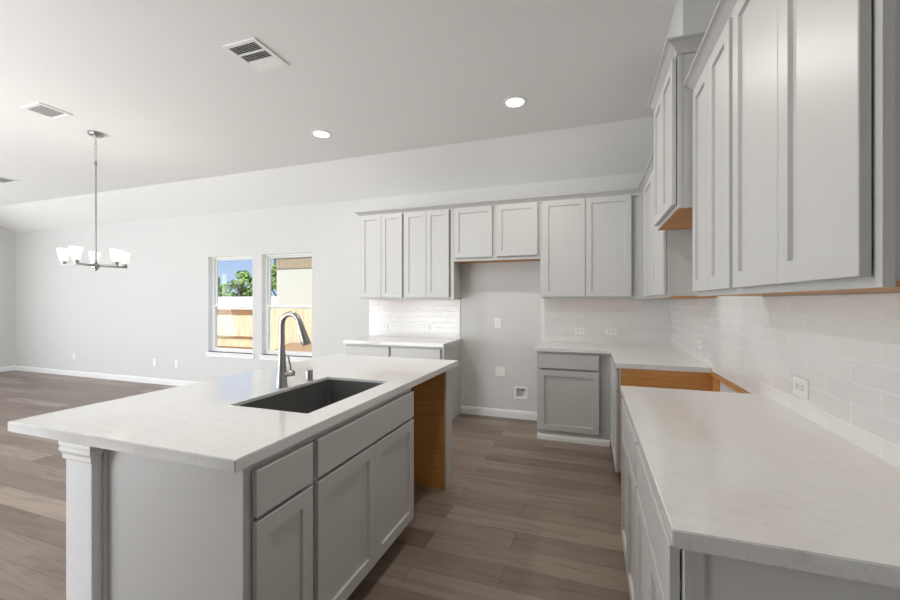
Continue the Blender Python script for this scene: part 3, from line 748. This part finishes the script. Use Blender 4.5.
fence(-11.15, -4.9, 'plain sunlit cedar board fence without rails, in front of the cream house', False)
bm = bmesh.new()
n1, n2 = 26, 6; grid = [[bm.verts.new((-10.6 + 5.6 * i / n1, FYY - 1.3 + 1.24 * j / n2, GZ - 0.02 + (0.02 + 0.36 * (j / n2) ** 0.7) * min(1, i / 3, (n1 - i) / 3) * (0.92 + 0.16 * random.random()))) for j in range(n2 + 1)] for i in range(n1 + 1)]
for i in range(n1):
    for j in range(n2): bm.faces.new((grid[i][j], grid[i + 1][j], grid[i + 1][j + 1], grid[i][j + 1]))
struct('soil_bank', bm, M['soil'], smooth=True)

t = thing('neighbour_house', 'cream house with tan boarded gable top beyond the fence', 'house', (-8, 9, GZ))
obj('wall', box(-13.05, -3, 8.6, 15, GZ, 2.72), M['cream'], t)
bm = bmesh.new(); x = -13.03
while x < -3.1:
    bx(bm, x, x + 0.17, 8.56, 8.60, 2.722, 3.60); x += 0.178
obj('gable_boards', bm, M['siding'], t)
obj('upper_wall', box(-13.02, -3.03, 8.601, 15, 2.721, 3.60), M['cream'], t)
bm = bmesh.new()
A = [bm.verts.new(p) for p in ((-13.4, 8.2, 3.55), (-2.6, 8.2, 3.55), (-2.6, 15.4, 3.55), (-13.4, 15.4, 3.55))]; B = [bm.verts.new(p) for p in ((-13.4, 11.8, 5.4), (-2.6, 11.8, 5.4))]
bm.faces.new(A); bm.faces.new((A[0], A[1], B[1], B[0])); bm.faces.new((A[2], A[3], B[0], B[1])); bm.faces.new((A[0], B[0], A[3])); bm.faces.new((A[1], B[1], A[2]))
obj('roof', bm, M['shingle'], t)
t = tag(obj('boundary_wall', box(-40, -13.7, 13.8, 14.0, GZ, 1.66), M['whitewall']), 'long bright white wall between the fence and the trees', 'wall')

def tree(x, y, h, r, label, seed):
    rnd = random.Random(seed)
    t = thing('tree', label, 'tree', (x, y, GZ), 'trees beyond the white wall')
    bm = bmesh.new(); tube(bm, [(x, y, GZ), (x + .1, y, GZ + h * .35), (x - .1, y + .1, GZ + h * .6)], [.2, .15, .08], 8)
    for k in range(5):
        a = rnd.random() * 6.28; z = GZ + h * (.3 + .08 * k)
        tube(bm, [(x, y, z), (x + math.cos(a) * r * .5, y + math.sin(a) * r * .5, z + h * .22)], [.07, .03], 6)
    obj('trunk', bm, M['trunk'], t)
    bm = bmesh.new()
    cl = []
    for k in range(46):
        a = rnd.random() * 6.28; u = rnd.random() ** .5; z = rnd.random()
        rr = r * u * math.sin(PI * (.18 + .78 * z))
        cl.append((Vector((x + math.cos(a) * rr, y + math.sin(a) * rr, GZ + h * (.32 + .66 * z))), r * (.16 + .14 * rnd.random())))
    for c, cr in cl:
        for k in range(70):
            d = Vector((rnd.gauss(0, 1), rnd.gauss(0, 1), rnd.gauss(0, 1))).normalized() * cr * (.35 + .65 * rnd.random()); p = c + d
            n = (d.normalized() + Vector((rnd.gauss(0, .5), rnd.gauss(0, .5), rnd.gauss(0, .5) + .4))).normalized()
            u = n.orthogonal().normalized(); v = n.cross(u); s = .10 + .09 * rnd.random()
            bm.faces.new([bm.verts.new(p + q) for q in (u * s, v * s * .55, -u * s, -v * s * .55)])
    me = bpy.data.meshes.new('foliage'); bmesh.ops.translate(bm, verts=bm.verts[:], vec=-wloc(t)); bm.to_mesh(me); bm.free(); me.materials.append(M['leaf'])
    o = bpy.data.objects.new('foliage', me); COL.objects.link(o); o.parent = t
TREES = [(-28.45, 18.6, 3.5, 1.2, 'lower green tree at the outer edge of the window farther from the kitchen', 1),
         (-25.1, 18.3, 3.75, 1.62, 'full round green tree filling the middle of the window farther from the kitchen', 3),
         (-21.9, 18.4, 4.7, 1.65, 'green tree showing as a sliver beside the corner of the cream house', 5)]
for a in TREES: tree(*a)
